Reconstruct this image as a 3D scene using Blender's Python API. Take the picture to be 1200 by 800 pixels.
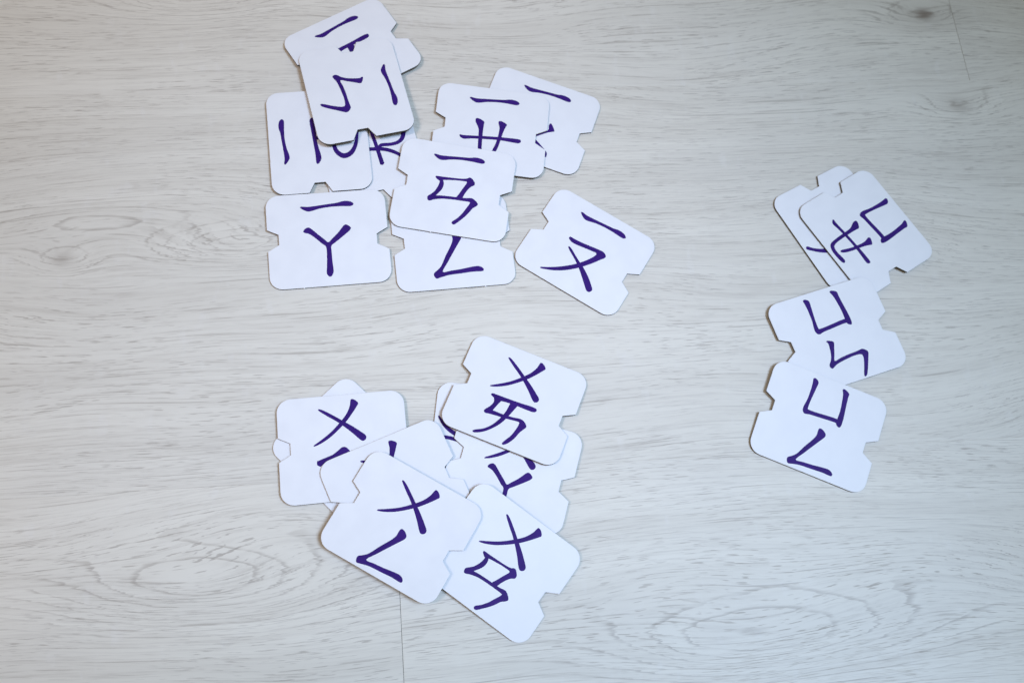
import bpy, bmesh, math, random
from mathutils import Matrix, Vector

random.seed(7)
MM = 0.001
for o in list(bpy.data.objects):
    bpy.data.objects.remove(o)
scene = bpy.context.scene
COL = scene.collection

# ------------------------------------------------------------------ camera
CAM_H = 488.79
CAM_F = 1231.79
CAM_AXES = [[0.991921, -0.083195, 0.095767], [0.046417, 0.940593, 0.336349], [-0.11806, -0.329187, 0.936855]]
cam_data = bpy.data.cameras.new('camera')
cam_data.sensor_width = 36.0
cam_data.lens = 36.0 * CAM_F / 1200.0
cam_data.clip_start = 0.01
cam_data.clip_end = 50.0
camera = bpy.data.objects.new('camera', cam_data)
COL.objects.link(camera)
_ax = [Vector(a).normalized() for a in CAM_AXES]
_m = Matrix(((_ax[0].x, _ax[1].x, _ax[2].x), (_ax[0].y, _ax[1].y, _ax[2].y), (_ax[0].z, _ax[1].z, _ax[2].z))).to_4x4()
_m.translation = Vector((0, 0, CAM_H * MM))
camera.matrix_world = _m
cam_data.dof.use_dof = True
cam_data.dof.focus_distance = 0.50
cam_data.dof.aperture_fstop = 14.0
scene.camera = camera

# ------------------------------------------------------------------ light of the room
world = bpy.data.worlds.new('World')
scene.world = world
world.use_nodes = True
bg = world.node_tree.nodes['Background']
bg.inputs['Color'].default_value = (1.0, 0.91, 0.53, 1)
bg.inputs['Strength'].default_value = 0.18


def area_light(name, loc, target, sx, sy, watts, color, spread=180.0):
    d = bpy.data.lights.new(name, 'AREA')
    d.shape = 'RECTANGLE'
    d.size, d.size_y = sx, sy
    d.energy = watts
    d.color = color
    d.spread = math.radians(spread)
    o = bpy.data.objects.new(name, d)
    COL.objects.link(o)
    o.location = loc
    o.rotation_euler = (Vector(target) - Vector(loc)).to_track_quat('-Z', 'Y').to_euler()
    return o


# cool daylight falling in from the right, weak warm light of the room from the left
area_light('window_light', (0.60, -0.10, 1.26), (0.10, 0.12, 0), 0.62, 0.62, 1.33, (0.494, 0.677, 1.0), 28.4)
area_light('room_light', (-0.61, 0.18, 0.80), (-0.16, 0.30, 0), 0.6, 0.6, 0.39, (1.0, 0.823, 0.86), 18.0)

scene.view_settings.view_transform = 'Standard'
scene.view_settings.look = 'None'
scene.view_settings.gamma = 1.0
scene.view_settings.exposure = 0.0
scene.render.engine = 'CYCLES'

# ------------------------------------------------------------------ measured layout (mm): x, y, z, turn, slope x, slope y
CARDS = {
    'ang1': (-4.38, 281.16, 0.0, 100.92, 0.0, 0.0),
    'o1': (-30.3, 286.34, 1.36, 93.04, 0.0, 0.0),
    'ai1': (-10.92, 340.51, 1.612, 28.95, 0.00277, -0.04799),
    'en1': (-10.02, 314.4, 4.227, -79.27, 0.00277, -0.04799),
    'ao1': (85.18, 296.43, 0.0, -23.49, 0.0, 0.0),
    'e1': (59.81, 290.24, 1.36, -9.94, 0.0, 0.0),
    'eng1': (35.44, 226.42, 0.0, 2.62, 0.0, 0.0),
    'an1': (37.77, 255.22, 2.271, -12.2, 0.00757, 0.03501),
    'a1': (-26.83, 230.4, 0.808, 2.37, -0.00131, 0.03177),
    'ou1': (103.53, 218.65, 0.0, -35.81, 0.0, 0.0),
    'en2': (-18.83, 119.59, 0.0, -47.63, 0.0, 0.0),
    'ei2': (-22.49, 122.54, 1.36, 2.09, 0.0, 0.0),
    'ang2': (44.12, 118.87, 0.0, -99.8, 0.0, 0.0),
    'a2': (55.65, 107.27, 1.36, -19.35, 0.0, 0.0),
    'o2': (1.63, 100.47, 2.72, 20.1, 0.0, 0.0),
    'an2': (47.17, 64.14, 2.468, -40.14, -0.01891, 0.06524),
    'ai2': (60.21, 141.06, 2.118, -26.03, -0.02511, -0.07155),
    'eng2': (2.84, 83.07, 4.937, -33.56, 0.03191, 0.01176),
    'an3': (242.13, 227.88, 0.0, -64.83, 0.0, 0.0),
    'e3': (255.51, 223.46, 1.36, -61.19, 0.0, 0.0),
    'en3': (228.23, 166.04, 1.512, 14.46, 0.02596, 0.03242),
    'eng3': (210.15, 119.43, 0.984, -26.2, 0.01709, 0.03472),
}
GLYPHS = {
    'i': [
        [(-12.96, 18.05), (-11.98, 18.45), (-9.34, 18.07), (-5.05, 18.34), (0.34, 18.83), (5.75, 19.32), (7.94, 19.87), (10.11, 20.01), (12.50, 19.54), (13.87, 18.42), (13.58, 17.42), (12.03, 16.94), (7.21, 17.24), (1.84, 17.23), (-3.56, 16.57), (-6.82, 15.69), (-9.23, 15.46), (-11.05, 16.30), (-12.32, 17.23)],
    ],
    'a': [
        [(-12.19, 4.63), (-11.15, 6.13), (-9.42, 6.69), (-7.74, 5.57), (-5.01, 2.72), (-2.02, -0.25), (-0.13, -2.03), (1.68, -0.43), (4.81, 2.54), (6.86, 5.02), (8.32, 6.68), (9.67, 6.87), (11.58, 5.25), (11.15, 3.81), (9.32, 2.19), (5.93, -0.47), (3.12, -2.58), (1.26, -4.18), (1.19, -7.36), (1.25, -12.56), (1.46, -17.17), (0.98, -19.41), (-0.15, -20.63), (-1.37, -20.07), (-2.04, -18.31), (-1.68, -14.62), (-1.33, -9.47), (-1.36, -4.55), (-3.25, -2.66), (-6.21, 0.49), (-9.22, 3.05), (-11.29, 3.80)],
    ],
    'en': [
        [(-6.85, 5.33), (-7.41, 4.61), (-6.85, 3.43), (-7.42, -0.23), (-8.30, -3.40), (-9.68, -6.04), (-10.99, -7.43), (-11.53, -9.00), (-10.69, -10.35), (-9.06, -9.86), (-7.08, -8.91), (-3.63, -8.19), (0.53, -7.63), (4.63, -7.28), (7.82, -7.56), (8.88, -8.41), (8.69, -10.44), (7.03, -14.64), (5.41, -18.01), (4.93, -19.77), (5.60, -20.11), (6.77, -19.33), (8.27, -16.97), (10.40, -12.88), (11.94, -9.91), (12.83, -7.83), (12.09, -6.21), (10.36, -5.00), (8.85, -5.08), (5.53, -5.39), (1.48, -5.55), (-3.68, -6.09), (-7.48, -6.73), (-6.17, -3.45), (-4.58, 0.40), (-3.54, 2.90), (-4.04, 4.15)],
    ],
    'an': [
        [(-10.25, 5.30), (-9.64, 6.03), (-7.13, 6.04), (-1.58, 6.30), (2.84, 6.60), (5.84, 7.14), (7.12, 7.99), (8.57, 7.63), (10.24, 5.76), (10.32, 4.04), (8.95, 3.05), (7.54, 1.26), (6.04, -1.78), (5.02, -4.29), (2.24, -4.29), (3.28, -1.96), (4.73, 1.37), (6.31, 5.05), (4.14, 5.41), (-0.29, 5.11), (-5.74, 4.25), (-7.57, 3.49), (-9.07, 4.15)],
        [(-7.73, 4.51), (-5.99, 4.08), (-5.35, 1.73), (-5.79, -0.81), (-6.87, -2.85), (-8.21, -4.92), (-8.20, -6.76), (-10.98, -8.47), (-12.26, -8.08), (-12.54, -6.30), (-11.27, -4.86), (-9.62, -3.03), (-8.37, -0.35), (-7.70, 2.54)],
        [(-9.74, -5.81), (-7.11, -4.85), (-2.74, -4.44), (1.67, -4.21), (6.63, -3.94), (9.61, -3.41), (11.07, -3.82), (12.61, -4.90), (13.64, -6.24), (13.00, -7.57), (11.27, -9.10), (9.95, -11.46), (8.14, -14.20), (5.80, -17.03), (3.42, -19.55), (1.99, -19.20), (2.08, -17.98), (4.01, -16.13), (6.08, -13.35), (7.80, -10.01), (9.49, -6.37), (8.57, -5.79), (4.69, -5.81), (-0.29, -5.96), (-5.21, -6.41), (-8.92, -7.49), (-10.49, -8.08)],
    ],
    'ou': [
        [(-10.91, 1.65), (-10.48, 2.74), (-8.24, 2.78), (-3.51, 3.13), (1.66, 3.93), (6.22, 4.57), (8.31, 4.60), (10.20, 3.48), (10.33, 1.98), (8.88, -0.16), (6.29, -4.24), (3.10, -8.46), (0.14, -11.83), (-3.98, -15.56), (-8.52, -18.56), (-12.37, -20.32), (-14.71, -21.08), (-14.79, -20.36), (-11.96, -18.64), (-7.05, -15.09), (-2.01, -10.51), (1.74, -6.07), (4.32, -2.00), (5.54, 0.79), (5.21, 2.00), (2.87, 1.79), (-2.29, 0.99), (-7.17, 0.30), (-9.53, 0.73)],
        [(-8.62, -3.05), (-8.23, -2.39), (-6.28, -3.09), (-2.53, -5.35), (1.05, -7.31), (4.03, -8.87), (8.64, -12.07), (12.14, -15.19), (13.61, -16.92), (13.07, -18.66), (11.56, -19.04), (9.69, -17.57), (5.86, -13.90), (1.59, -10.09), (-2.64, -6.99), (-6.38, -4.74)],
    ],
    'u': [
        [(-10.35, 17.68), (-9.77, 18.32), (-7.19, 17.06), (-3.27, 14.49), (0.80, 11.63), (4.85, 8.79), (8.58, 5.80), (10.95, 3.63), (10.88, 1.87), (9.40, 1.04), (7.71, 2.19), (5.10, 5.01), (1.48, 8.46), (-2.46, 11.77), (-6.54, 14.63)],
        [(5.34, 21.92), (6.96, 21.48), (8.52, 19.73), (7.70, 18.15), (5.51, 15.09), (2.29, 11.13), (-1.77, 7.26), (-6.05, 3.82), (-10.20, 1.48), (-13.14, 0.44), (-13.28, 1.07), (-10.31, 2.98), (-5.30, 6.53), (-0.76, 10.91), (2.53, 14.76), (4.36, 18.42), (4.81, 20.66)],
    ],
    'eng': [
        [(0.52, -1.24), (2.08, -1.22), (4.07, -2.58), (4.35, -4.36), (2.34, -7.58), (-0.53, -11.96), (-3.35, -16.38), (-6.12, -20.83), (-2.34, -20.61), (2.84, -20.14), (7.87, -19.44), (10.95, -19.39), (12.83, -20.59), (12.82, -21.88), (11.42, -22.14), (7.86, -22.02), (2.63, -22.38), (-3.40, -22.73), (-7.51, -23.67), (-9.24, -24.03), (-10.18, -22.88), (-10.19, -21.21), (-8.61, -19.94), (-6.44, -17.73), (-3.91, -12.86), (-1.19, -8.25), (0.12, -5.19), (0.14, -2.85)],
    ],
    'ai': [
        [(-11.63, -2.56), (-11.01, -1.57), (-8.39, -1.45), (-2.46, -1.27), (3.44, -1.03), (8.60, -0.60), (11.36, -0.85), (11.70, -2.13), (10.49, -3.00), (7.57, -3.18), (2.25, -3.18), (-3.64, -3.42), (-7.37, -4.09), (-9.96, -3.42)],
        [(-9.61, -3.12), (-6.02, -3.30), (-6.66, -5.93), (-7.87, -9.65), (-7.92, -11.22), (-10.12, -12.37), (-11.61, -11.95), (-11.58, -10.67), (-10.00, -8.43), (-8.96, -5.49)],
        [(-10.55, -10.44), (-7.83, -9.77), (-3.19, -9.77), (1.94, -9.34), (5.99, -8.67), (8.20, -9.28), (10.03, -11.17), (9.28, -13.03), (8.09, -15.14), (6.85, -18.80), (4.89, -22.25), (2.96, -24.04), (2.12, -23.56), (2.96, -21.48), (4.70, -18.32), (5.83, -14.36), (6.22, -11.04), (5.02, -10.49), (0.01, -11.22), (-5.11, -11.65), (-9.55, -12.13), (-11.13, -12.31)],
        [(-1.02, -2.44), (2.18, -2.64), (1.35, -6.05), (0.12, -9.77), (-2.01, -14.54), (-5.04, -18.63), (-8.39, -21.79), (-11.93, -23.64), (-13.08, -23.23), (-12.19, -22.16), (-8.49, -19.89), (-5.29, -16.29), (-3.06, -11.83), (-1.78, -7.40)],
    ],
    'yu': [
        [(-9.55, 22.24), (-8.32, 22.76), (-6.52, 21.33), (-6.66, 18.43), (-7.46, 12.06), (-7.82, 6.87), (-7.13, 5.81), (-2.24, 6.02), (3.68, 6.60), (8.23, 6.67), (8.40, 4.76), (5.04, 4.55), (-0.90, 4.04), (-6.09, 3.61), (-8.59, 3.05), (-9.93, 4.23), (-10.16, 6.53), (-9.39, 10.85), (-9.18, 16.57), (-9.32, 20.15)],
        [(5.96, 22.54), (7.20, 23.06), (9.66, 21.67), (9.73, 19.28), (10.10, 13.42), (10.50, 8.02), (10.40, 4.41), (9.68, 2.93), (8.23, 3.50), (7.52, 5.18), (7.78, 10.86), (7.37, 16.28), (6.82, 20.07)],
    ],
    'e': [
        [(-14.40, -12.03), (-14.60, -10.88), (-12.67, -10.97), (-7.29, -10.52), (-0.76, -9.92), (5.99, -9.53), (11.14, -9.35), (14.66, -9.45), (15.33, -10.48), (14.37, -11.71), (11.18, -11.65), (4.54, -11.34), (-2.21, -11.74), (-8.74, -12.34), (-12.45, -13.04)],
        [(3.53, -0.98), (4.86, -0.58), (7.63, -2.01), (7.29, -3.41), (6.24, -6.71), (5.25, -11.95), (4.03, -16.96), (2.61, -19.55), (1.60, -19.45), (1.63, -17.97), (3.02, -13.86), (4.01, -8.62), (4.24, -4.63), (3.56, -2.14)],
        [(-7.78, -0.96), (-6.44, -0.56), (-3.61, -1.95), (-3.49, -3.82), (-3.59, -6.78), (-3.54, -12.14), (-3.24, -17.67), (-2.56, -20.13), (-1.36, -21.12), (1.31, -21.47), (5.20, -20.96), (7.32, -21.00), (8.03, -22.19), (6.80, -23.04), (3.70, -23.45), (-0.28, -23.51), (-3.28, -22.53), (-4.66, -20.63), (-5.23, -16.77), (-5.53, -11.23), (-5.89, -6.37), (-7.57, -3.05)],
    ],
    'o': [
        [(13.70, 2.58), (13.05, 1.66), (10.11, 1.41), (4.26, 0.96), (1.16, 1.00), (-3.76, 0.42), (-8.68, -0.55), (-11.09, -0.56), (-13.18, 0.56), (-13.84, 1.56), (-12.82, 2.24), (-8.44, 2.29), (-0.91, 2.88), (6.25, 3.51), (11.20, 3.92), (12.97, 3.52)],
        [(1.00, 2.20), (0.11, 1.48), (0.28, 0.88), (0.53, 0.04), (0.77, -0.89), (0.93, -1.76), (1.03, -2.64), (1.09, -3.55), (1.08, -4.37), (0.98, -4.99), (0.78, -5.38), (0.54, -5.63), (0.22, -5.83), (-0.22, -6.03), (-0.82, -6.16), (-1.64, -6.24), (-2.65, -6.33), (-3.71, -6.49), (-4.77, -6.72), (-5.93, -6.97), (-7.16, -7.35), (-8.33, -7.93), (-9.38, -8.68), (-10.34, -9.59), (-11.16, -10.67), (-11.66, -11.92), (-11.60, -13.25), (-11.20, -14.52), (-10.55, -15.70), (-9.71, -16.76), (-8.63, -17.65), (-7.39, -18.38), (-6.07, -19.00), (-4.72, -19.51), (-3.29, -19.92), (-1.78, -20.23), (-0.31, -20.45), (1.06, -20.64), (2.31, -20.78), (3.50, -20.87), (4.64, -20.91), (5.76, -20.92), (6.95, -20.87), (8.15, -20.78), (9.19, -20.67), (9.92, -20.57), (10.10, -20.25), (9.86, -19.95), (9.12, -19.91), (8.08, -19.89), (6.90, -19.85), (5.77, -19.77), (4.72, -19.65), (3.64, -19.50), (2.53, -19.31), (1.35, -19.07), (0.04, -18.79), (-1.34, -18.47), (-2.67, -18.10), (-3.86, -17.65), (-4.97, -17.12), (-6.02, -16.52), (-6.91, -15.89), (-7.55, -15.24), (-8.06, -14.52), (-8.47, -13.71), (-8.68, -12.93), (-8.68, -12.35), (-8.52, -11.79), (-8.07, -11.08), (-7.42, -10.36), (-6.75, -9.77), (-6.03, -9.37), (-5.12, -9.06), (-4.08, -8.79), (-3.08, -8.53), (-2.17, -8.31), (-1.24, -8.14), (-0.26, -7.95), (0.64, -7.64), (1.37, -7.24), (1.98, -6.77), (2.44, -6.16), (2.75, -5.42), (2.92, -4.54), (2.96, -3.56), (2.92, -2.56), (2.85, -1.61), (2.71, -0.63), (2.51, 0.37), (2.31, 1.24), (2.18, 1.84)],
    ],
    'ang': [
        [(18.70, -2.38), (18.09, -1.77), (17.57, -1.81), (16.85, -1.88), (15.94, -1.97), (14.84, -2.07), (13.48, -2.15), (11.88, -2.25), (10.15, -2.35), (8.40, -2.45), (6.59, -2.58), (4.68, -2.71), (2.78, -2.83), (0.99, -2.94), (-0.69, -3.02), (-2.32, -3.08), (-3.86, -3.14), (-5.30, -3.19), (-6.69, -3.24), (-8.04, -3.29), (-9.19, -3.33), (-10.00, -3.35), (-10.60, -4.55), (-9.67, -5.66), (-8.87, -5.60), (-7.72, -5.52), (-6.38, -5.42), (-4.99, -5.33), (-3.56, -5.23), (-2.02, -5.14), (-0.39, -5.03), (1.30, -4.91), (3.11, -4.78), (5.01, -4.63), (6.92, -4.48), (8.74, -4.33), (10.49, -4.14), (12.21, -3.95), (13.80, -3.76), (15.16, -3.59), (16.28, -3.45), (17.20, -3.31), (17.92, -3.20), (18.42, -3.11)],
        [(0.66, 4.58), (-0.69, 4.15), (-0.76, 3.39), (-0.88, 2.29), (-1.02, 1.08), (-1.15, -0.03), (-1.34, -0.98), (-1.52, -1.90), (-1.70, -2.79), (-1.91, -3.67), (-2.08, -4.53), (-2.24, -5.34), (-2.44, -6.12), (-2.73, -6.95), (-3.14, -7.89), (-3.65, -8.91), (-4.21, -9.92), (-4.79, -10.85), (-5.38, -11.68), (-5.99, -12.46), (-6.65, -13.22), (-7.37, -13.96), (-8.21, -14.85), (-9.20, -15.77), (-10.12, -16.61), (-10.74, -17.23), (-10.63, -17.69), (-10.13, -17.86), (-9.35, -17.43), (-8.25, -16.76), (-7.05, -15.98), (-5.97, -15.20), (-5.14, -14.42), (-4.37, -13.63), (-3.66, -12.81), (-2.98, -11.91), (-2.32, -10.92), (-1.69, -9.85), (-1.13, -8.77), (-0.65, -7.74), (-0.29, -6.79), (-0.03, -5.90), (0.17, -5.05), (0.36, -4.18), (0.52, -3.27), (0.67, -2.34), (0.80, -1.39), (0.94, -0.42), (1.17, 0.68), (1.41, 1.88), (1.63, 2.95), (1.80, 3.70)],
        [(-0.91, -4.36), (-1.08, -5.12), (-0.79, -5.45), (-0.41, -5.83), (-0.14, -6.21), (-0.03, -6.66), (-0.04, -7.51), (-0.22, -8.74), (-0.44, -10.10), (-0.55, -11.39), (-0.58, -12.54), (-0.56, -13.62), (-0.44, -14.69), (-0.19, -15.71), (0.19, -16.67), (0.69, -17.56), (1.35, -18.39), (2.19, -19.16), (3.21, -19.80), (4.34, -20.32), (5.50, -20.76), (6.65, -21.16), (7.90, -21.50), (9.25, -21.83), (10.63, -22.11), (11.98, -22.29), (13.33, -22.24), (14.62, -22.07), (15.69, -21.86), (16.41, -21.68), (16.70, -21.06), (16.20, -20.50), (15.42, -20.43), (14.34, -20.38), (13.17, -20.30), (12.08, -20.12), (10.98, -19.90), (9.77, -19.58), (8.54, -19.20), (7.38, -18.81), (6.27, -18.48), (5.23, -18.15), (4.35, -17.81), (3.66, -17.43), (3.09, -17.00), (2.60, -16.51), (2.18, -15.93), (1.83, -15.27), (1.59, -14.50), (1.45, -13.62), (1.38, -12.64), (1.36, -11.60), (1.49, -10.44), (1.73, -9.11), (1.94, -7.78), (1.96, -6.56), (1.53, -5.53), (0.87, -4.83), (0.29, -4.42), (-0.07, -4.19)],
    ],
    'ao': [
        [(7.85, -3.50), (7.30, -0.90), (7.59, 0.63), (8.71, 0.38), (11.11, -2.75), (10.35, -3.76), (8.08, -5.16), (2.97, -9.82), (-1.10, -14.81), (-3.78, -19.37), (-4.20, -18.14), (-1.61, -13.28), (2.48, -8.34), (6.01, -5.30)],
        [(1.80, -10.85), (3.38, -11.62), (6.21, -13.26), (10.07, -15.88), (11.57, -17.36), (11.79, -19.68), (10.27, -19.26), (6.48, -15.93), (2.61, -13.32)],
        [(-4.37, -18.92), (-3.73, -19.48), (-3.27, -19.30), (-2.64, -19.04), (-1.91, -18.75), (-1.13, -18.50), (-0.29, -18.25), (0.65, -18.01), (1.65, -17.78), (2.68, -17.58), (3.84, -17.44), (5.11, -17.33), (6.31, -17.24), (7.28, -17.17), (7.95, -17.09), (8.42, -17.04), (8.76, -17.00), (9.01, -16.96), (9.35, -16.31), (9.01, -15.66), (8.75, -15.60), (8.39, -15.54), (7.87, -15.50), (7.15, -15.49), (6.16, -15.59), (4.94, -15.71), (3.65, -15.86), (2.46, -16.04), (1.37, -16.22), (0.33, -16.42), (-0.65, -16.64), (-1.56, -16.88), (-2.40, -17.18), (-3.18, -17.52), (-3.82, -17.82), (-4.25, -18.03)],
        [(-4.23, 1.49), (-5.60, 1.20), (-5.77, 0.30), (-6.06, -0.98), (-6.39, -2.41), (-6.70, -3.77), (-7.04, -5.10), (-7.41, -6.51), (-7.73, -7.76), (-7.95, -8.64), (-7.43, -9.36), (-6.65, -9.19), (-6.35, -8.35), (-5.95, -7.13), (-5.50, -5.76), (-5.07, -4.47), (-4.60, -3.18), (-4.10, -1.82), (-3.65, -0.61), (-3.31, 0.22)],
        [(-7.73, -9.00), (-7.15, -9.76), (-6.46, -9.62), (-5.48, -9.42), (-4.36, -9.23), (-3.22, -9.13), (-1.91, -9.14), (-0.41, -9.22), (0.99, -9.33), (1.96, -9.40), (2.36, -8.71), (2.01, -7.96), (1.04, -7.86), (-0.36, -7.72), (-1.91, -7.60), (-3.30, -7.55), (-4.54, -7.63), (-5.73, -7.80), (-6.74, -7.97), (-7.44, -8.08)],
    ],
    'ei': [
        [(-12.59, -7.64), (-11.04, -8.59), (-10.65, -8.22), (-10.08, -7.73), (-9.40, -7.22), (-8.66, -6.72), (-7.75, -6.33), (-6.68, -5.93), (-5.56, -5.51), (-4.48, -5.06), (-3.37, -4.72), (-2.29, -4.34), (-1.33, -4.02), (-0.46, -3.78), (0.24, -3.41), (0.49, -3.23), (-0.21, -3.35), (-0.45, -3.31), (0.09, -3.74), (0.91, -4.65), (1.87, -5.83), (2.89, -7.08), (3.89, -8.48), (4.96, -10.03), (6.08, -11.62), (7.22, -13.11), (8.31, -14.55), (9.43, -15.92), (10.50, -17.17), (11.48, -18.26), (12.54, -18.98), (13.50, -19.50), (14.26, -19.84), (14.80, -20.03), (16.04, -19.43), (16.08, -18.02), (15.69, -17.57), (15.14, -17.02), (14.50, -16.37), (13.81, -15.58), (12.81, -14.74), (11.65, -13.70), (10.45, -12.54), (9.28, -11.34), (8.20, -9.96), (7.09, -8.44), (5.99, -6.90), (4.96, -5.49), (4.08, -4.13), (3.23, -2.80), (2.40, -1.59), (1.53, -0.60), (0.29, -0.05), (-1.08, -0.37), (-1.51, -0.77), (-1.85, -1.03), (-2.52, -1.52), (-3.38, -2.13), (-4.28, -2.77), (-5.18, -3.35), (-6.21, -3.71), (-7.33, -4.07), (-8.44, -4.43), (-9.47, -4.79), (-10.43, -5.09), (-11.31, -5.41), (-12.04, -5.66), (-12.56, -5.79)],
    ],
}

# ------------------------------------------------------------------ node helpers
class NT:
    def __init__(self, name):
        self.mat = bpy.data.materials.new(name)
        self.mat.use_nodes = True
        self.t = self.mat.node_tree
        self.bsdf = self.t.nodes['Principled BSDF']

    def new(self, typ, **kw):
        n = self.t.nodes.new(typ)
        for k, v in kw.items():
            setattr(n, k, v)
        return n

    def put(self, sock, v):
        if isinstance(v, (int, float, tuple)):
            sock.default_value = v
        else:
            self.t.links.new(v, sock)

    def m(self, op, a, b=0.0, c=None, clamp=False):
        n = self.new('ShaderNodeMath', operation=op, use_clamp=clamp)
        self.put(n.inputs[0], a)
        self.put(n.inputs[1], b)
        if c is not None:
            self.put(n.inputs[2], c)
        return n.outputs[0]

    def xyz(self, x, y, z):
        n = self.new('ShaderNodeCombineXYZ')
        for i, v in enumerate((x, y, z)):
            self.put(n.inputs[i], v)
        return n.outputs[0]

    def noise(self, vec, scale=1.0, detail=2.0, rough=0.5):
        n = self.new('ShaderNodeTexNoise')
        self.put(n.inputs['Vector'], vec)
        n.inputs['Scale'].default_value = scale
        n.inputs['Detail'].default_value = detail
        n.inputs['Roughness'].default_value = rough
        return n.outputs['Fac']

    def step(self, v, lo, hi, a=0.0, b=1.0):
        n = self.new('ShaderNodeMapRange', interpolation_type='SMOOTHSTEP')
        self.put(n.inputs['Value'], v)
        for k, x in (('From Min', lo), ('From Max', hi), ('To Min', a), ('To Max', b)):
            n.inputs[k].default_value = x
        return n.outputs[0]

    def mix(self, f, a, b, blend='MIX'):
        n = self.new('ShaderNodeMix', data_type='RGBA', blend_type=blend)
        self.put(n.inputs[0], f)
        self.put(n.inputs[6], a)
        self.put(n.inputs[7], b)
        return n.outputs[2]


# ------------------------------------------------------------------ materials
def oak_laminate():
    k = NT('pale_oak_laminate')
    geo = k.new('ShaderNodeNewGeometry')
    sep = k.new('ShaderNodeSeparateXYZ')
    k.put(sep.inputs[0], geo.outputs['Position'])
    x = k.m('MULTIPLY', sep.outputs[0], 1000.0)      # millimetres
    y = k.m('MULTIPLY', sep.outputs[1], 1000.0)
    rnd = k.new('ShaderNodeObjectInfo').outputs['Random']
    seed = k.m('MULTIPLY', rnd, 60.0)
    # growth-ring field: its level lines are the rings; bumps give eyes, cathedrals and knots.
    # rows of vessels shift it back and forth along the plank, so ring lines come out ragged.
    row = k.noise(k.xyz(k.m('MULTIPLY', x, 0.03), k.m('MULTIPLY', y, 0.9), seed), 1.0, 2.0, 0.6)
    xs = k.m('MULTIPLY_ADD', k.m('SUBTRACT', row, 0.5), 9.0, x)
    wob = k.noise(k.xyz(k.m('MULTIPLY', xs, 0.0045), k.m('MULTIPLY', y, 0.011), seed), 1.0, 1.0)
    G = k.m('MULTIPLY_ADD', k.m('SUBTRACT', wob, 0.5), 46.0, y)
    jit = k.noise(k.xyz(k.m('MULTIPLY', x, 0.05), k.m('MULTIPLY', y, 0.2), seed), 1.0, 2.0)
    F = k.m('MULTIPLY_ADD', k.m('SUBTRACT', jit, 0.5), 3.0, G)
    near = None
    S = None
    for cx, cy, sx, sy, amp in ((-155, 225, 17, 8, 19), (-146, 247, 40, 8, -12), (-74, 229, 40, 12, 38),
                                (-84, 63, 64, 18, 42), (176, 19, 88, 20, 42), (318, 361, 24, 9, 20),
                                (328, 300, 22, 9, 18), (-96, 382, 46, 18, 38), (560, 230, 50, 12, 28),
                                (-420, 200, 60, 14, 30), (-330, 20, 40, 10, 20), (450, 60, 30, 10, 20)):
        dx = k.m('MULTIPLY', k.m('ADD', xs, -cx), 1.0 / sx)
        dy = k.m('MULTIPLY', k.m('ADD', y, -cy), 1.0 / sy)
        d2 = k.m('MULTIPLY_ADD', dx, dx, k.m('MULTIPLY', dy, dy))
        e = k.m('EXPONENT', k.m('MULTIPLY', d2, -1.0))
        F = k.m('MULTIPLY_ADD', e, amp, F)
        S = k.m('MULTIPLY', e, amp) if S is None else k.m('MULTIPLY_ADD', e, amp, S)
        near = e if near is None else k.m('MAXIMUM', near, e)
    knot = None
    for cx, cy, sx, sy, amp in ((-155, 225, 5, 3.2, 0.40), (320.5, 362, 6, 4.5, 1.0), (328, 300, 6, 4, 0.35),
                                (321, 360, 22, 10, 0.25), (560, 230, 6, 4, 0.6), (-330, 20, 5, 3, 0.6)):
        dx = k.m('MULTIPLY', k.m('ADD', xs, -cx), 1.0 / sx)
        dy = k.m('MULTIPLY', k.m('ADD', y, -cy), 1.0 / sy)
        d2 = k.m('MULTIPLY_ADD', dx, dx, k.m('MULTIPLY', dy, dy))
        e = k.m('MULTIPLY', k.m('EXPONENT', k.m('MULTIPLY', d2, -1.0)), amp)
        knot = e if knot is None else k.m('MAXIMUM', knot, e)
    # vessels follow the plank and bend only a little round the eyes
    P = k.m('MULTIPLY_ADD', S, 0.30, G)
    tone = k.noise(k.xyz(k.m('MULTIPLY', xs, 0.004), k.m('MULTIPLY', F, 0.075), seed), 1.0, 4.0, 0.55)
    cloud = k.noise(k.xyz(k.m('MULTIPLY', x, 0.010), k.m('MULTIPLY', y, 0.02), k.m('ADD', seed, 9.0)), 1.0, 3.0)
    fine = k.noise(k.xyz(k.m('MULTIPLY', x, 0.030), k.m('MULTIPLY', P, 0.95), k.m('ADD', seed, 3.0)), 1.0, 3.0, 0.65)
    gate = k.noise(k.xyz(k.m('MULTIPLY', x, 0.014), k.m('MULTIPLY', y, 0.05), k.m('ADD', seed, 23.0)), 1.0, 2.0)
    pore = k.noise(k.xyz(k.m('MULTIPLY', x, 0.11), k.m('MULTIPLY', P, 2.2), k.m('ADD', seed, 17.0)), 1.0, 1.0)
    pore = k.m('MULTIPLY', k.step(pore, 0.60, 0.70), k.step(gate, 0.34, 0.60, 0.20, 1.0))
    # long thin lines, broken up
    ln = k.noise(k.xyz(k.m('MULTIPLY', x, 0.015), k.m('MULTIPLY', P, 1.6), k.m('ADD', seed, 31.0)), 1.0, 1.0)
    brk = k.noise(k.xyz(k.m('MULTIPLY', x, 0.06), k.m('MULTIPLY', P, 0.5), k.m('ADD', seed, 41.0)), 1.0, 2.0)
    line = k.m('MULTIPLY', k.step(ln, 0.62, 0.70), k.step(brk, 0.36, 0.56, 0.1, 1.0))
    # late-wood rings
    rv = k.noise(k.xyz(k.m('MULTIPLY', xs, 0.004), k.m('MULTIPLY', F, 0.03), k.m('ADD', seed, 71.0)), 1.0, 1.0)
    rg = k.m('FRACT', k.m('MULTIPLY_ADD', F, 0.145, k.m('MULTIPLY', rv, 3.0)))
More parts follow.
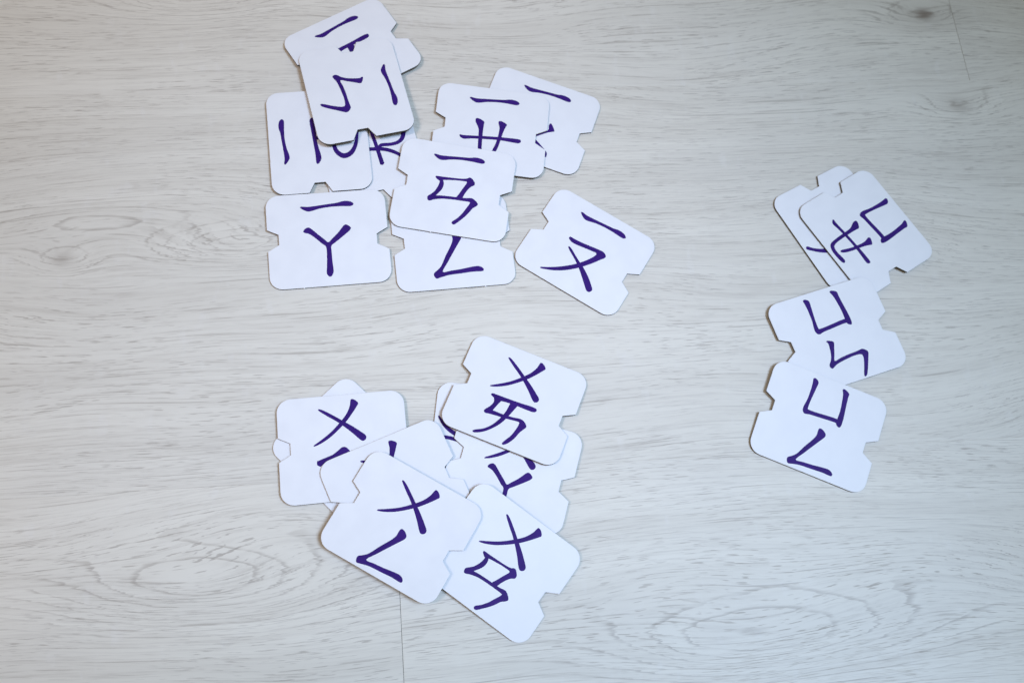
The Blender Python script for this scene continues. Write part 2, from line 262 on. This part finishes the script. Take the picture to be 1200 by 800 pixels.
    ring = k.m('MULTIPLY', k.step(rg, 0.76, 0.94), k.step(rg, 1.0, 0.95))
    ring = k.m('MULTIPLY', ring, k.step(near, 0.02, 0.35, 0.16, 1.0))
    ring = k.m('MULTIPLY', ring, k.step(brk, 0.30, 0.60, 0.25, 1.0))
    fleck = k.noise(k.xyz(k.m('MULTIPLY', x, 0.16), k.m('MULTIPLY', y, 0.06), k.m('ADD', seed, 57.0)), 1.0, 3.0)
    fleck = k.m('MULTIPLY', k.step(fleck, 0.60, 0.72), k.step(gate, 0.62, 0.45))
    col = k.mix(k.step(tone, 0.28, 0.74), LIGHT, MID)
    col = k.mix(k.m('MULTIPLY', k.step(cloud, 0.40, 0.75), 0.25), col, GREY)
    col = k.mix(k.m('MULTIPLY', k.step(fine, 0.44, 0.78), 0.24), col, DARK)
    col = k.mix(k.m('MULTIPLY', fleck, 0.22), col, (0.78, 0.75, 0.69, 1))
    col = k.mix(k.m('MULTIPLY', ring, 0.46), col, DARK)
    col = k.mix(k.m('MULTIPLY', line, 0.42), col, DARK)
    col = k.mix(k.m('MULTIPLY', pore, 0.56), col, DARK)
    col = k.mix(k.m('MULTIPLY', knot, 0.8, clamp=True), col, (0.16, 0.115, 0.085, 1))
    hsv = k.new('ShaderNodeHueSaturation')
    k.put(hsv.inputs['Color'], col)
    k.put(hsv.inputs['Value'], k.m('MULTIPLY_ADD', rnd, 0.06, 0.97))
    k.put(k.bsdf.inputs['Base Color'], hsv.outputs[0])
    k.put(k.bsdf.inputs['Roughness'], k.m('MULTIPLY_ADD', pore, 0.12, 0.40))
    k.bsdf.inputs['Specular IOR Level'].default_value = 0.30
    hgt = k.m('MULTIPLY_ADD', pore, -1.0, k.m('MULTIPLY', line, -0.7))
    b = k.new('ShaderNodeBump')
    b.inputs['Strength'].default_value = 0.25
    b.inputs['Distance'].default_value = 0.00012
    k.put(b.inputs['Height'], hgt)
    k.put(k.bsdf.inputs['Normal'], b.outputs[0])
    return k.mat


LIGHT = (0.765, 0.725, 0.625, 1)
MID = (0.69, 0.648, 0.555, 1)
GREY = (0.64, 0.612, 0.545, 1)
DARK = (0.31, 0.268, 0.22, 1)


def subfloor_mat():
    k = NT('dark_underlay')
    n = k.noise(k.new('ShaderNodeTexCoord').outputs['Object'], 400.0)
    k.put(k.bsdf.inputs['Base Color'], k.mix(n, (0.05, 0.04, 0.03, 1), (0.09, 0.075, 0.06, 1)))
    k.bsdf.inputs['Roughness'].default_value = 0.9
    return k.mat


def paper_mat():
    k = NT('white_coated_paper')
    tc = k.new('ShaderNodeTexCoord').outputs['Object']
    rnd = k.new('ShaderNodeObjectInfo').outputs['Random']
    a = k.noise(tc, 2600.0, 2.0)
    mott = k.noise(tc, 90.0, 3.0)
    col = k.mix(k.step(mott, 0.3, 0.7), (0.80, 0.80, 0.805, 1), (0.835, 0.835, 0.835, 1))
    col = k.mix(k.m('MULTIPLY', rnd, 0.5), col, (0.80, 0.80, 0.80, 1))
    k.put(k.bsdf.inputs['Base Color'], col)
    k.put(k.bsdf.inputs['Roughness'], k.m('MULTIPLY_ADD', mott, 0.12, 0.40))
    k.bsdf.inputs['Specular IOR Level'].default_value = 0.35
    b = k.new('ShaderNodeBump')
    b.inputs['Strength'].default_value = 0.12
    b.inputs['Distance'].default_value = 0.00006
    k.put(b.inputs['Height'], a)
    k.put(k.bsdf.inputs['Normal'], b.outputs[0])
    return k.mat


def board_mat():
    k = NT('cut_greyboard_edge')
    tc = k.new('ShaderNodeTexCoord').outputs['Object']
    sep = k.new('ShaderNodeSeparateXYZ')
    k.put(sep.inputs[0], tc)
    v = k.xyz(k.m('MULTIPLY', sep.outputs[0], 300.0), k.m('MULTIPLY', sep.outputs[1], 300.0), k.m('MULTIPLY', sep.outputs[2], 3500.0))
    n = k.noise(v, 1.0, 3.0, 0.6)
    k.put(k.bsdf.inputs['Base Color'], k.mix(k.step(n, 0.3, 0.7), (0.050, 0.045, 0.037, 1), (0.11, 0.098, 0.08, 1)))
    k.bsdf.inputs['Roughness'].default_value = 0.9
    return k.mat


def ink_mat():
    k = NT('violet_printing_ink')
    tc = k.new('ShaderNodeTexCoord').outputs['Object']
    n = k.noise(tc, 160.0, 3.0)
    s = k.noise(tc, 5200.0, 1.0)
    col = k.mix(k.step(n, 0.3, 0.7), (0.031, 0.0085, 0.135, 1), (0.040, 0.011, 0.165, 1))
    col = k.mix(k.m('MULTIPLY', k.step(s, 0.66, 0.76), 0.22), col, (0.11, 0.07, 0.27, 1))
    k.put(k.bsdf.inputs['Base Color'], col)
    k.bsdf.inputs['Roughness'].default_value = 0.5
    k.bsdf.inputs['Specular IOR Level'].default_value = 0.12
    return k.mat


M_OAK = oak_laminate()
M_SUB = subfloor_mat()
M_PAPER = paper_mat()
M_BOARD = board_mat()
M_INK = ink_mat()


# ------------------------------------------------------------------ mesh helpers
def mesh_obj(name, verts, faces, mat, parent=None, smooth=False):
    me = bpy.data.meshes.new(name)
    me.from_pydata(verts, [], faces)
    me.update()
    me.materials.append(mat)
    if smooth:
        for pl in me.polygons:
            pl.use_smooth = True
    o = bpy.data.objects.new(name, me)
    COL.objects.link(o)
    o.parent = parent
    return o


def bevel_box(x0, x1, y0, y1, z0, z1, b):
    """box (mm) with a small chamfer round its upper rim"""
    v = []
    for (z, i) in ((z0, 0), (z1 - b, 0), (z1, b)):
        v += [(x0 + i, y0 + i, z), (x1 - i, y0 + i, z), (x1 - i, y1 - i, z), (x0 + i, y1 - i, z)]
    f = [(3, 2, 1, 0), (8, 9, 10, 11)]
    for r in (0, 4):
        for i in range(4):
            j = (i + 1) % 4
            f.append((r + i, r + j, r + 4 + j, r + 4 + i))
    return [(a * MM, c * MM, d * MM) for a, c, d in v], f


# ------------------------------------------------------------------ floor: laid planks
v, f = bevel_box(-1000, 1250, -520, 940, -20, -8.2, 0.5)
floor = mesh_obj('floor', v, f, M_SUB)
floor['kind'] = 'structure'
PLANK_W = 209.0
ROW0 = 108.0                              # long joint between the middle and the lower row
GAP = 0.08
LEN = 1215.0
for r in range(-3, 4):
    y0 = ROW0 + r * PLANK_W
    joint = {0: -640.0, 1: 338.2, -1: 0.5}.get(r, (r * 377.0) % LEN - 500)
    xs = [joint + kk * LEN for kk in range(-2, 3)]
    for a, b in zip(xs[:-1], xs[1:]):
        a, b = max(a, -980.0), min(b, 1230.0)
        if b - a < 5:
            continue
        v, f = bevel_box(a + GAP, b - GAP, y0 + 0.012, y0 + PLANK_W - 0.012, -8.0, 0.0, 0.06)
        mesh_obj('plank', v, f, M_OAK, floor)


# ------------------------------------------------------------------ the card blank
W2, H2, RAD = 30.0, 25.45, 6.6
THICK = 1.3


def card_outline():
    pts = []

    def corner(cx, cy, a0):
        n = 9
        for i in range(n + 1):
            a = math.radians(a0 - 90.0 * i / n)
            pts.append((cx + RAD * math.cos(a), cy + RAD * math.sin(a)))

    corner(-W2 + RAD, H2 - RAD, 180)
    corner(W2 - RAD, H2 - RAD, 90)
    pts.extend([(W2, 4.08), (24.3, 0.92), (24.25, -4.57), (W2, -7.92)])
    corner(W2 - RAD, -H2 + RAD, 0)
    corner(-W2 + RAD, -H2 + RAD, -90)
    pts.extend([(-W2, -4.85), (-24.4, -1.62), (-24.45, 3.9), (-W2, 6.78)])
    return pts                             # clockwise seen from above


def inset(pts, d):
    n = len(pts)
    out = []
    for i in range(n):
        p0, p1, p2 = Vector(pts[i - 1]), Vector(pts[i]), Vector(pts[(i + 1) % n])
        e1, e2 = (p1 - p0).normalized(), (p2 - p1).normalized()
        n1, n2 = Vector((e1.y, -e1.x)), Vector((e2.y, -e2.x))
        b = (n1 + n2) / max(0.35, 1.0 + n1.dot(n2))
        out.append(tuple(p1 + b * d))
    return out


def layered(rings, cap_bottom=True):
    verts, faces = [], []
    n = len(rings[0][0])
    for pts, z in rings:
        verts += [(x * MM, y * MM, z * MM) for x, y in pts]
    for r in range(len(rings) - 1):
        for i in range(n):
            j = (i + 1) % n
            faces.append((r * n + j, r * n + i, (r + 1) * n + i, (r + 1) * n + j))
    top = (len(rings) - 1) * n
    faces.append(tuple(top + i for i in reversed(range(n))))
    if cap_bottom:
        faces.append(tuple(range(n)))
    return verts, faces


OUT = card_outline()
bv, bf = layered([(inset(OUT, 0.03), 0.0), (inset(OUT, 0.03), 1.06)])
pv, pf = layered([(OUT, 1.07), (OUT, 1.17), (inset(OUT, 0.07), 1.25), (inset(OUT, 0.22), THICK)])
ME_BOARD = None
ME_PAPER = None


def smooth_loop(P, n=3):
    m = len(P)
    out = []
    for i in range(m):
        a, b, c, d = (Vector(P[(i + q) % m]) for q in (-1, 0, 1, 2))
        for s in range(n):
            t = s / n
            out.append(0.5 * (2 * b + (c - a) * t + (2 * a - 5 * b + 4 * c - d) * t * t + (3 * b - 3 * c + d - a) * t ** 3))
    return out


def symbol(strokes, parent, sx=1.0, oy=0.0, ox=0.0):
    """flat printed character: every brush stroke a thin sheet of ink on the paper"""
    verts, faces = [], []
    for q, st in enumerate(strokes):
        z = THICK + 0.018 + 0.016 * q
        b = len(verts)
        lp = smooth_loop(st)
        area = sum(lp[i - 1].x * lp[i].y - lp[i].x * lp[i - 1].y for i in range(len(lp)))
        if area < 0:
            lp.reverse()
        verts += [((p.x * sx + ox) * MM, (p.y * sx + oy) * MM, z * MM) for p in lp]
        faces.append(tuple(range(b, b + len(lp))))
    return mesh_obj('printed_symbol', verts, faces, M_INK, parent)


# characters of the three sets: vowel ring first, then the final below it.
# finals on the first set are printed a little larger and higher than on the others.
LARGE = {'a', 'en', 'an', 'ou', 'o', 'ang', 'ao'}     # drawn at the first set's size


def place_final(g, first_set, parent):
    if first_set == (g in LARGE):
        return symbol(GLYPHS[g], parent)
    if first_set:
        return symbol(GLYPHS[g], parent, 1 / 0.92, 6.1 / 0.92)
    if g == 'ang':                         # narrower cut of this final: bar set higher
        bar = [(px, py + 2.4) for px, py in GLYPHS[g][0]]
        return symbol([bar] + GLYPHS[g][1:], parent, 0.92, -7.5, -2.9)
    return symbol(GLYPHS[g], parent, 0.92, -6.1)


CARD_INFO = {
    'ang1': ('i', 'ang', 'white notched card turned sideways, mostly buried, its violet ㄤ showing between three others'),
    'o1': ('i', 'o', 'white notched card turned sideways with violet ㄧ and ㄛ, half under the ㄧㄣ card'),
    'ai1': ('i', 'ai', 'tilted white notched card with violet ㄧ, its lower half covered by the ㄧㄣ card'),
    'en1': ('i', 'en', 'white notched card printed ㄧㄣ in violet, turned sideways on top of its pile'),
    'ao1': ('i', 'ao', 'white notched card with a full violet ㄧ, tucked under the right side of the ㄧㄝ card'),
    'e1': ('i', 'e', 'white notched card printed ㄧ above a ㄝ cut off by the ㄧㄢ card'),
    'eng1': ('i', 'eng', 'white notched card showing only a violet ㄥ below the ㄧㄢ card'),
    'an1': ('i', 'an', 'white notched card printed ㄧㄢ in violet, overlapping the ㄧㄝ and ㄥ cards'),
    'a1': ('i', 'a', 'upright white notched card printed ㄧㄚ in violet, not covered by any other'),
    'ou1': ('i', 'ou', 'white notched card printed ㄧㄡ in violet, lying tilted flat on the floor'),
    'en2': ('u', 'en', 'white notched card hidden under the ㄨㄟ card, only blank corners showing'),
    'ei2': ('u', 'ei', 'upright white notched card with violet ㄨ, a blank card corner sticking out above it'),
    'ang2': ('u', 'ang', 'white notched card buried beneath the ㄨㄞ card, a sliver with two violet strokes showing'),
    'a2': ('u', 'a', 'white notched card with a violet ㄚ, caught between the ㄨㄞ and ㄨㄢ cards'),
    'o2': ('u', 'o', 'white notched card almost blank, lying under the ㄨㄥ card and over the ㄨㄟ card'),
    'an2': ('u', 'an', 'white notched card printed ㄨㄢ in violet, tilted beside the ㄨㄥ card'),
    'ai2': ('u', 'ai', 'white notched card printed ㄨㄞ in violet, lying over the ㄚ card'),
    'eng2': ('u', 'eng', 'white notched card printed ㄨㄥ in violet, topmost, overlapping the ㄨㄢ card'),
    'an3': ('yu', 'an', 'white notched card under the ㄩㄝ card, one violet stroke tip showing'),
    'e3': ('yu', 'e', 'white notched card printed ㄩㄝ in violet, turned steeply on its side'),
    'en3': ('yu', 'en', 'white notched card printed ㄩㄣ in violet, lying between two ㄩ cards'),
    'eng3': ('yu', 'eng', 'white notched card printed ㄩㄥ in violet, overlapping the ㄩㄣ card'),
}

GROUPS = {'i': 'cards of the set headed by a single bar', 'u': 'cards of the set headed by a cross', 'yu': 'cards of the set headed by an open box'}
BURRS = {'an1': (-8.0,), 'eng1': (14.0,), 'a1': (-13.5,), 'eng2': (), 'eng3': ()}

for key, (cx, cy, cz, rot, gx, gy) in CARDS.items():
    head, final, label = CARD_INFO[key]
    root = bpy.data.objects.new('phonetic_card', None)
    root.empty_display_size = 0.01
    COL.objects.link(root)
    nz = Vector((-gx, -gy, 1)).normalized()
    a = math.radians(rot)
    ux = Vector((math.cos(a), math.sin(a), 0))
    ux = (ux - nz * ux.dot(nz)).normalized()
    uy = nz.cross(ux)
    M = Matrix(((ux.x, uy.x, nz.x), (ux.y, uy.y, nz.y), (ux.z, uy.z, nz.z)))
    root.rotation_euler = M.to_euler()
    root.location = (cx * MM, cy * MM, (cz + 0.03) * MM)
    root['label'] = label
    root['category'] = 'card'
    root['group'] = GROUPS[head]
    if ME_BOARD is None:
        core = mesh_obj('board_core', bv, bf, M_BOARD, root)
        face = mesh_obj('paper_face', pv, pf, M_PAPER, root)
        ME_BOARD, ME_PAPER = core.data, face.data
    else:
        for nm, me in (('board_core', ME_BOARD), ('paper_face', ME_PAPER)):
            o = bpy.data.objects.new(nm, me)
            COL.objects.link(o)
            o.parent = root
    if head == 'i':
        symbol(GLYPHS['i'], root)
    elif head == 'u':
        symbol(GLYPHS['u'], root, 1.0, 0.1 if key == 'eng2' else 0.9, 0.0 if key == 'eng2' else -0.2)
    else:
        symbol(GLYPHS['yu'], root)
    place_final(final, head == 'i', root)
    for bx in BURRS.get(key, ()):          # torn paper tab left by the die
        v, f = bevel_box(bx - 0.35, bx + 0.35, -H2 - 0.28, -H2 + 0.2, 0.5, 1.2, 0.1)
        mesh_obj('torn_tab', v, f, M_PAPER, root)
